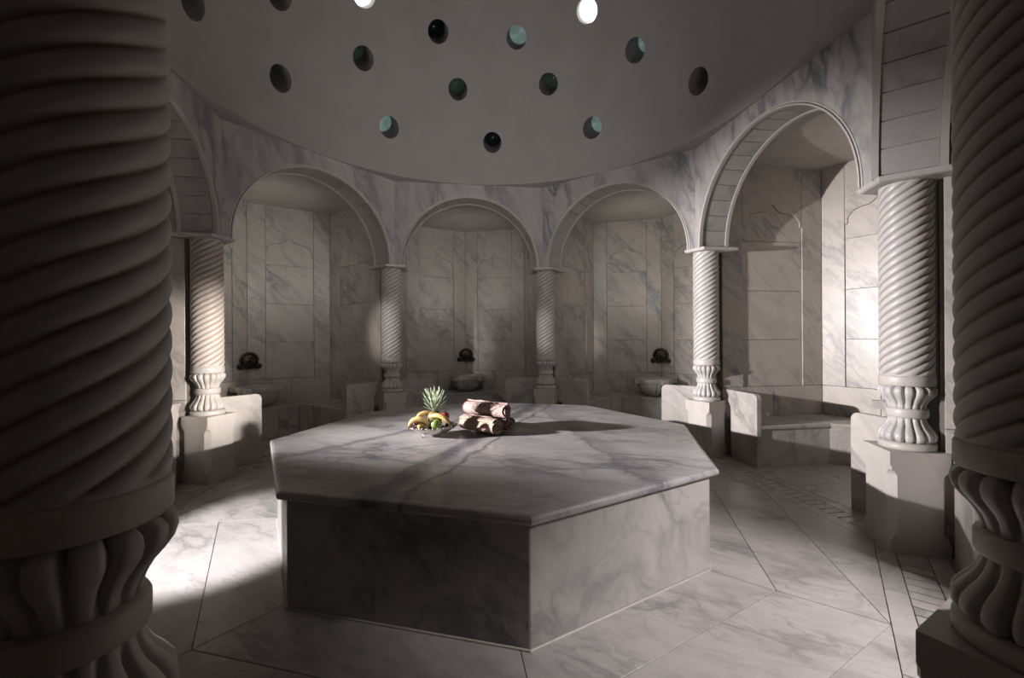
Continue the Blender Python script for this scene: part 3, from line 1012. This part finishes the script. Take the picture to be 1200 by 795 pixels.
# ------------------------------------------------------------------ towels
def towel_mesh(L, R_, mat, tw=0.0, squash=.93):
    """rolled towel along x; spiral layers show at the +x end"""
    b = MB(); turns = 4.2; seg = 120; rows = 14; th = R_ / turns * .80
    def sp(i):
        a = 2 * PI * turns * i / seg
        return a, R_ * (.10 + .90 * i / seg)
    vs = []; fs = []
    for k in range(rows + 1):
        x = -L / 2 + L * k / rows
        e = min(1, (min(k, rows - k) + .35) / 1.3)
        for i in range(seg + 1):
            a, r = sp(i)
            xx = x + (0.010 * math.sin(i * .37) + .018 * (1 - i / seg) - .006 if k == rows else 0) - (0.010 * math.sin(i * .31) if k == 0 else 0)
            bulge = 1 + .025 * math.sin(k * 1.3 + a * .5) + .02 * math.sin(3 * a + k * .7)
            for q, rr in enumerate((r, max(r - th * (.6 + .4 * e), .002))):
                rr *= (bulge if q == 0 else 1) * (.955 + .045 * e)
                vs.append((xx - (q * .004 if k == rows else 0), rr * math.cos(a + tw), rr * math.sin(a + tw) * squash))
    W_ = 2 * (seg + 1)
    for k in range(rows):
        for i in range(seg):
            p = k * W_ + 2 * i
            fs.append((p, p + 2, p + W_ + 2, p + W_)); fs.append((p + 1, p + W_ + 1, p + W_ + 3, p + 3))
        for i in (0, seg):
            p = k * W_ + 2 * i; fs.append((p, p + 1, p + W_ + 1, p + W_))
    for k in (0, rows):
        for i in range(seg):
            p = k * W_ + 2 * i; f = (p, p + 1, p + 3, p + 2)
            fs.append(f if k == rows else tuple(reversed(f)))
    b.add(vs, fs, True)
    return b.mesh('towel', mat)


def towel(loc, yaw, L, R_, mat, label, tw=0, pitch=0):
    o = ob('rolled_towel', towel_mesh(L, R_, mat, tw), None, label, 'towel', 'rolled towels on the platform')
    o.location = loc; o.rotation_euler = (0, pitch, yaw)
    return o


towel((-.305, 3.95, ZT + .078), rad(-40), .44, .082, M['towel_tan'], 'tan rolled towel lying in front on the platform, the bowl\'s shadow across it', 1.2)
towel((-.215, 4.11, ZT + .074), rad(-38), .50, .078, M['towel'], 'pinkish rolled towel lying at the rear, under the top roll', 2.2)
towel((-.25, 4.02, ZT + .211), rad(-36), .50, .078, M['towel'], 'pinkish rolled towel resting on top of the two others', .2)

# ------------------------------------------------------------------ fruit bowl
BX = Vector((-.715, 3.83, ZT))
bw = empty('fruit_bowl', BX, rad(10), 'footed silver filigree bowl with scalloped rim holding fruit', 'bowl')
b = MB(); seg = 96; vs = []; fs = []
pr = [(.055, .024), (.10, .028), (.14, .042), (.168, .062), (.19, .082), (.207, .092)]
full = pr + [(r - .005, z + .005) for r, z in reversed(pr)]
for k, (r, z) in enumerate(full):
    e = max(0, (r - .15) / .055)
    for i in range(seg):
        a = 2 * PI * i / seg; w_ = e * .010 * math.sin(14 * a)
        vs.append(((r + w_) * math.cos(a) * 1.0, (r + w_) * math.sin(a) * .82, z + e * .006 * math.cos(14 * a)))
for k in range(len(full) - 1):
    for i in range(seg):
        j = (i + 1) % seg; fs.append((k * seg + i, k * seg + j, (k + 1) * seg + j, (k + 1) * seg + i))
fs.append(tuple(reversed(range(seg)))); fs.append(tuple((len(full) - 1) * seg + i for i in range(seg)))
b.add(vs, fs, True); ob('dish', b.mesh('dish', M['silver']), bw)
b = MB()
for i in range(28):
    a = 2 * PI * i / 28; b.ball((.212 * math.cos(a), .175 * math.sin(a), .097), .0085, 8, 6)
    b.ball((.196 * math.cos(a + .11), .161 * math.sin(a + .11), .083), .007, 8, 5)
ob('beaded_rim', b.mesh('beaded_rim', M['silver']), bw)
for k in range(4):
    a = rad(45 + 90 * k); cx, cy = .10 * math.cos(a), .075 * math.sin(a)
    b = MB(); b.tube([(cx * .9, cy * .9, .045), (cx * 1.15, cy * 1.15, .03), (cx * 1.1, cy * 1.1, .012), (cx * 1.3, cy * 1.3, .006), (cx * 1.42, cy * 1.42, .012)], [.007, .009, .006, .006, .004], 8)
    ob('foot', b.mesh('foot', M['silver']), bw)


def banana(c, yaw, R_, a0, a1, label, tilt=0.0, th=.021):
    """banana arched upward in a vertical plane"""
    b = MB(); n = 16; pts = []; rs = []
    for i in range(n + 1):
        a = rad(a0 + (a1 - a0) * i / n)
        pts.append((R_ * math.cos(a), 0, R_ * math.sin(a)))
        u = i / n; rs.append(th * min(1, .42 + 2.6 * u) * min(1, .38 + 2.4 * (1 - u)))
    b.tube(pts, rs, 7)
    o = ob('banana', b.mesh('banana', M['banana']), None, label, 'banana', 'bananas in the fruit bowl')
    o.location = c; o.rotation_euler = (tilt, 0, yaw)
    b = MB(); p = Vector(pts[-1]); d = (p - Vector(pts[-2])).normalized()
    b.tube([p, p + d * .012, p + d * .028], [.008, .006, .007], 6)
    ob('stem', b.mesh('stem', M['stalk']), o)
    b = MB(); p = Vector(pts[0]); d = (p - Vector(pts[1])).normalized(); b.tube([p, p + d * .006], [.007, .004], 6)
    ob('tip', b.mesh('tip', M['stalk']), o)


def apple(c, r, mat, label, grp=None):
    b = MB(); pr = []
    for k in range(15):
        t = PI * k / 14; rr = r * math.sin(t) * (1 + .06 * math.cos(t)); z = -r * .92 * math.cos(t)
        if k > 12: z -= r * .13 * (k - 12)
        if k < 2: z += r * .05 * (2 - k)
        pr.append((max(rr, .0005), z))
    b.lathe(pr, 20)
    o = ob('apple', b.mesh('apple', mat), None, label, 'apple', grp); o.location = c
    b = MB(); b.tube([(0, 0, r * .7), (.002, 0, r * .95), (.006, 0, r * 1.12)], .0025, 6); ob('stem', b.mesh('stem', M['stalk']), o)
    return o


bx, by, bz = BX
banana((bx - .10, by - .105, bz + .095), rad(4), .088, 8, 165, 'curved yellow banana arching over the left side of the fruit bowl', rad(20), .024)
banana((bx + .065, by - .055, bz + .085), rad(-18), .120, 22, 125, 'yellow banana leaning to the right on the fruit bowl', rad(18), .023)
banana((bx - .07, by + .03, bz + .10), rad(20), .10, 40, 150, 'yellow banana lying behind, left of the pineapple', rad(-5))
apple((bx - .085, by - .105, bz + .118), .038, M['peach'], 'small blushed yellow red apple beneath the left banana')
apple((bx + .045, by - .105, bz + .130), .046, M['apple_green'], 'green apple at the front of the fruit bowl')
apple((bx + .105, by + .02, bz + .175), .043, M['apple_red'], 'dark red apple at the right, behind the leaning banana')
apple((bx - .135, by + .03, bz + .135), .032, M['apple_red'], 'small dark red plum-like apple at the far left of the bowl')
k = 0
for (gx, gy, gz) in ((-.005, -.10, .085), (.01, -.075, .105), (-.02, -.075, .112), (.0, -.05, .13), (.105, -.085, .095), (.135, -.06, .108), (-.15, -.05, .112), (-.13, -.08, .10), (.155, -.02, .12), (.03, .085, .125), (-.03, -.055, .145), (.02, -.045, .15)):
    b = MB(); b.ball((0, 0, 0), .0165, 12, 8, (1, 1, 1.12))
    g_ = ob('grape', b.mesh('grape', M['grape']), None, 'dark grape tucked between the fruit in the bowl', 'grape', 'dark grapes in the fruit bowl')
    g_.location = (bx + gx, by + gy, bz + gz)
# pineapple
pn = empty('pineapple', (bx + .01, by + .03, bz + .05), 0, 'pineapple with a spiky green crown standing in the fruit bowl', 'pineapple')
b = MB(); vs = []; fs = []; seg, rows = 64, 32
for k in range(rows + 1):
    t = PI * k / rows
    for i in range(seg):
        a = 2 * PI * i / seg
        u = 8 * a / (2 * PI); v = 7 * k / rows
        bump = .006 * abs(math.sin(PI * (u + v))) * abs(math.sin(PI * (u - v)))
        r = (.062 + bump) * math.sin(t) ** .6 if 0 < k < rows else .002
        vs.append((r * math.cos(a), r * math.sin(a), .085 - .085 * math.cos(t)))
for k in range(rows):
    for i in range(seg):
        j = (i + 1) % seg; fs.append((k * seg + i, k * seg + j, (k + 1) * seg + j, (k + 1) * seg + i))
b.add(vs, fs, True); ob('body', b.mesh('body', M['pine']), pn)
for i in range(44):
    lev = i / 44
    a = i * 2.399963
    Ln = .095 + .085 * min(1, lev * 1.7) ; Ln *= random.uniform(.9, 1.1)
    out = rad(80 - 68 * lev ** .8)             # lean from vertical
    b = MB(); n = 6; vs = []; fs = []
    for k in range(n + 1):
        u = k / n
        lean = out * (1 - .35 * u) + .35 * u * u * (1 - lev)
        if k == 0: px, pz = .012, .165 + .045 * lev
        else:
            px += Ln / n * math.sin(lean); pz += Ln / n * math.cos(lean)
        w_ = .0175 * (1 - u ** 2.2) + .0006
        nx, nz = -math.cos(lean), math.sin(lean)
        for (s_, dd) in ((-1, .003), (0, -.001), (1, .003), (0, .0035)):
            vs.append((px + nx * dd, s_ * w_, pz + nz * dd))
    for k in range(n):
        for q in range(4):
            l = (q + 1) % 4; fs.append((4 * k + q, 4 * k + l, 4 * k + 4 + l, 4 * k + 4 + q))
    fs += [(3, 2, 1, 0), (4 * n, 4 * n + 1, 4 * n + 2, 4 * n + 3)]
    b.add(vs, fs)
    l_ = ob('leaf', b.mesh('leaf', M['leaf']), pn); l_.rotation_euler = (0, 0, a)
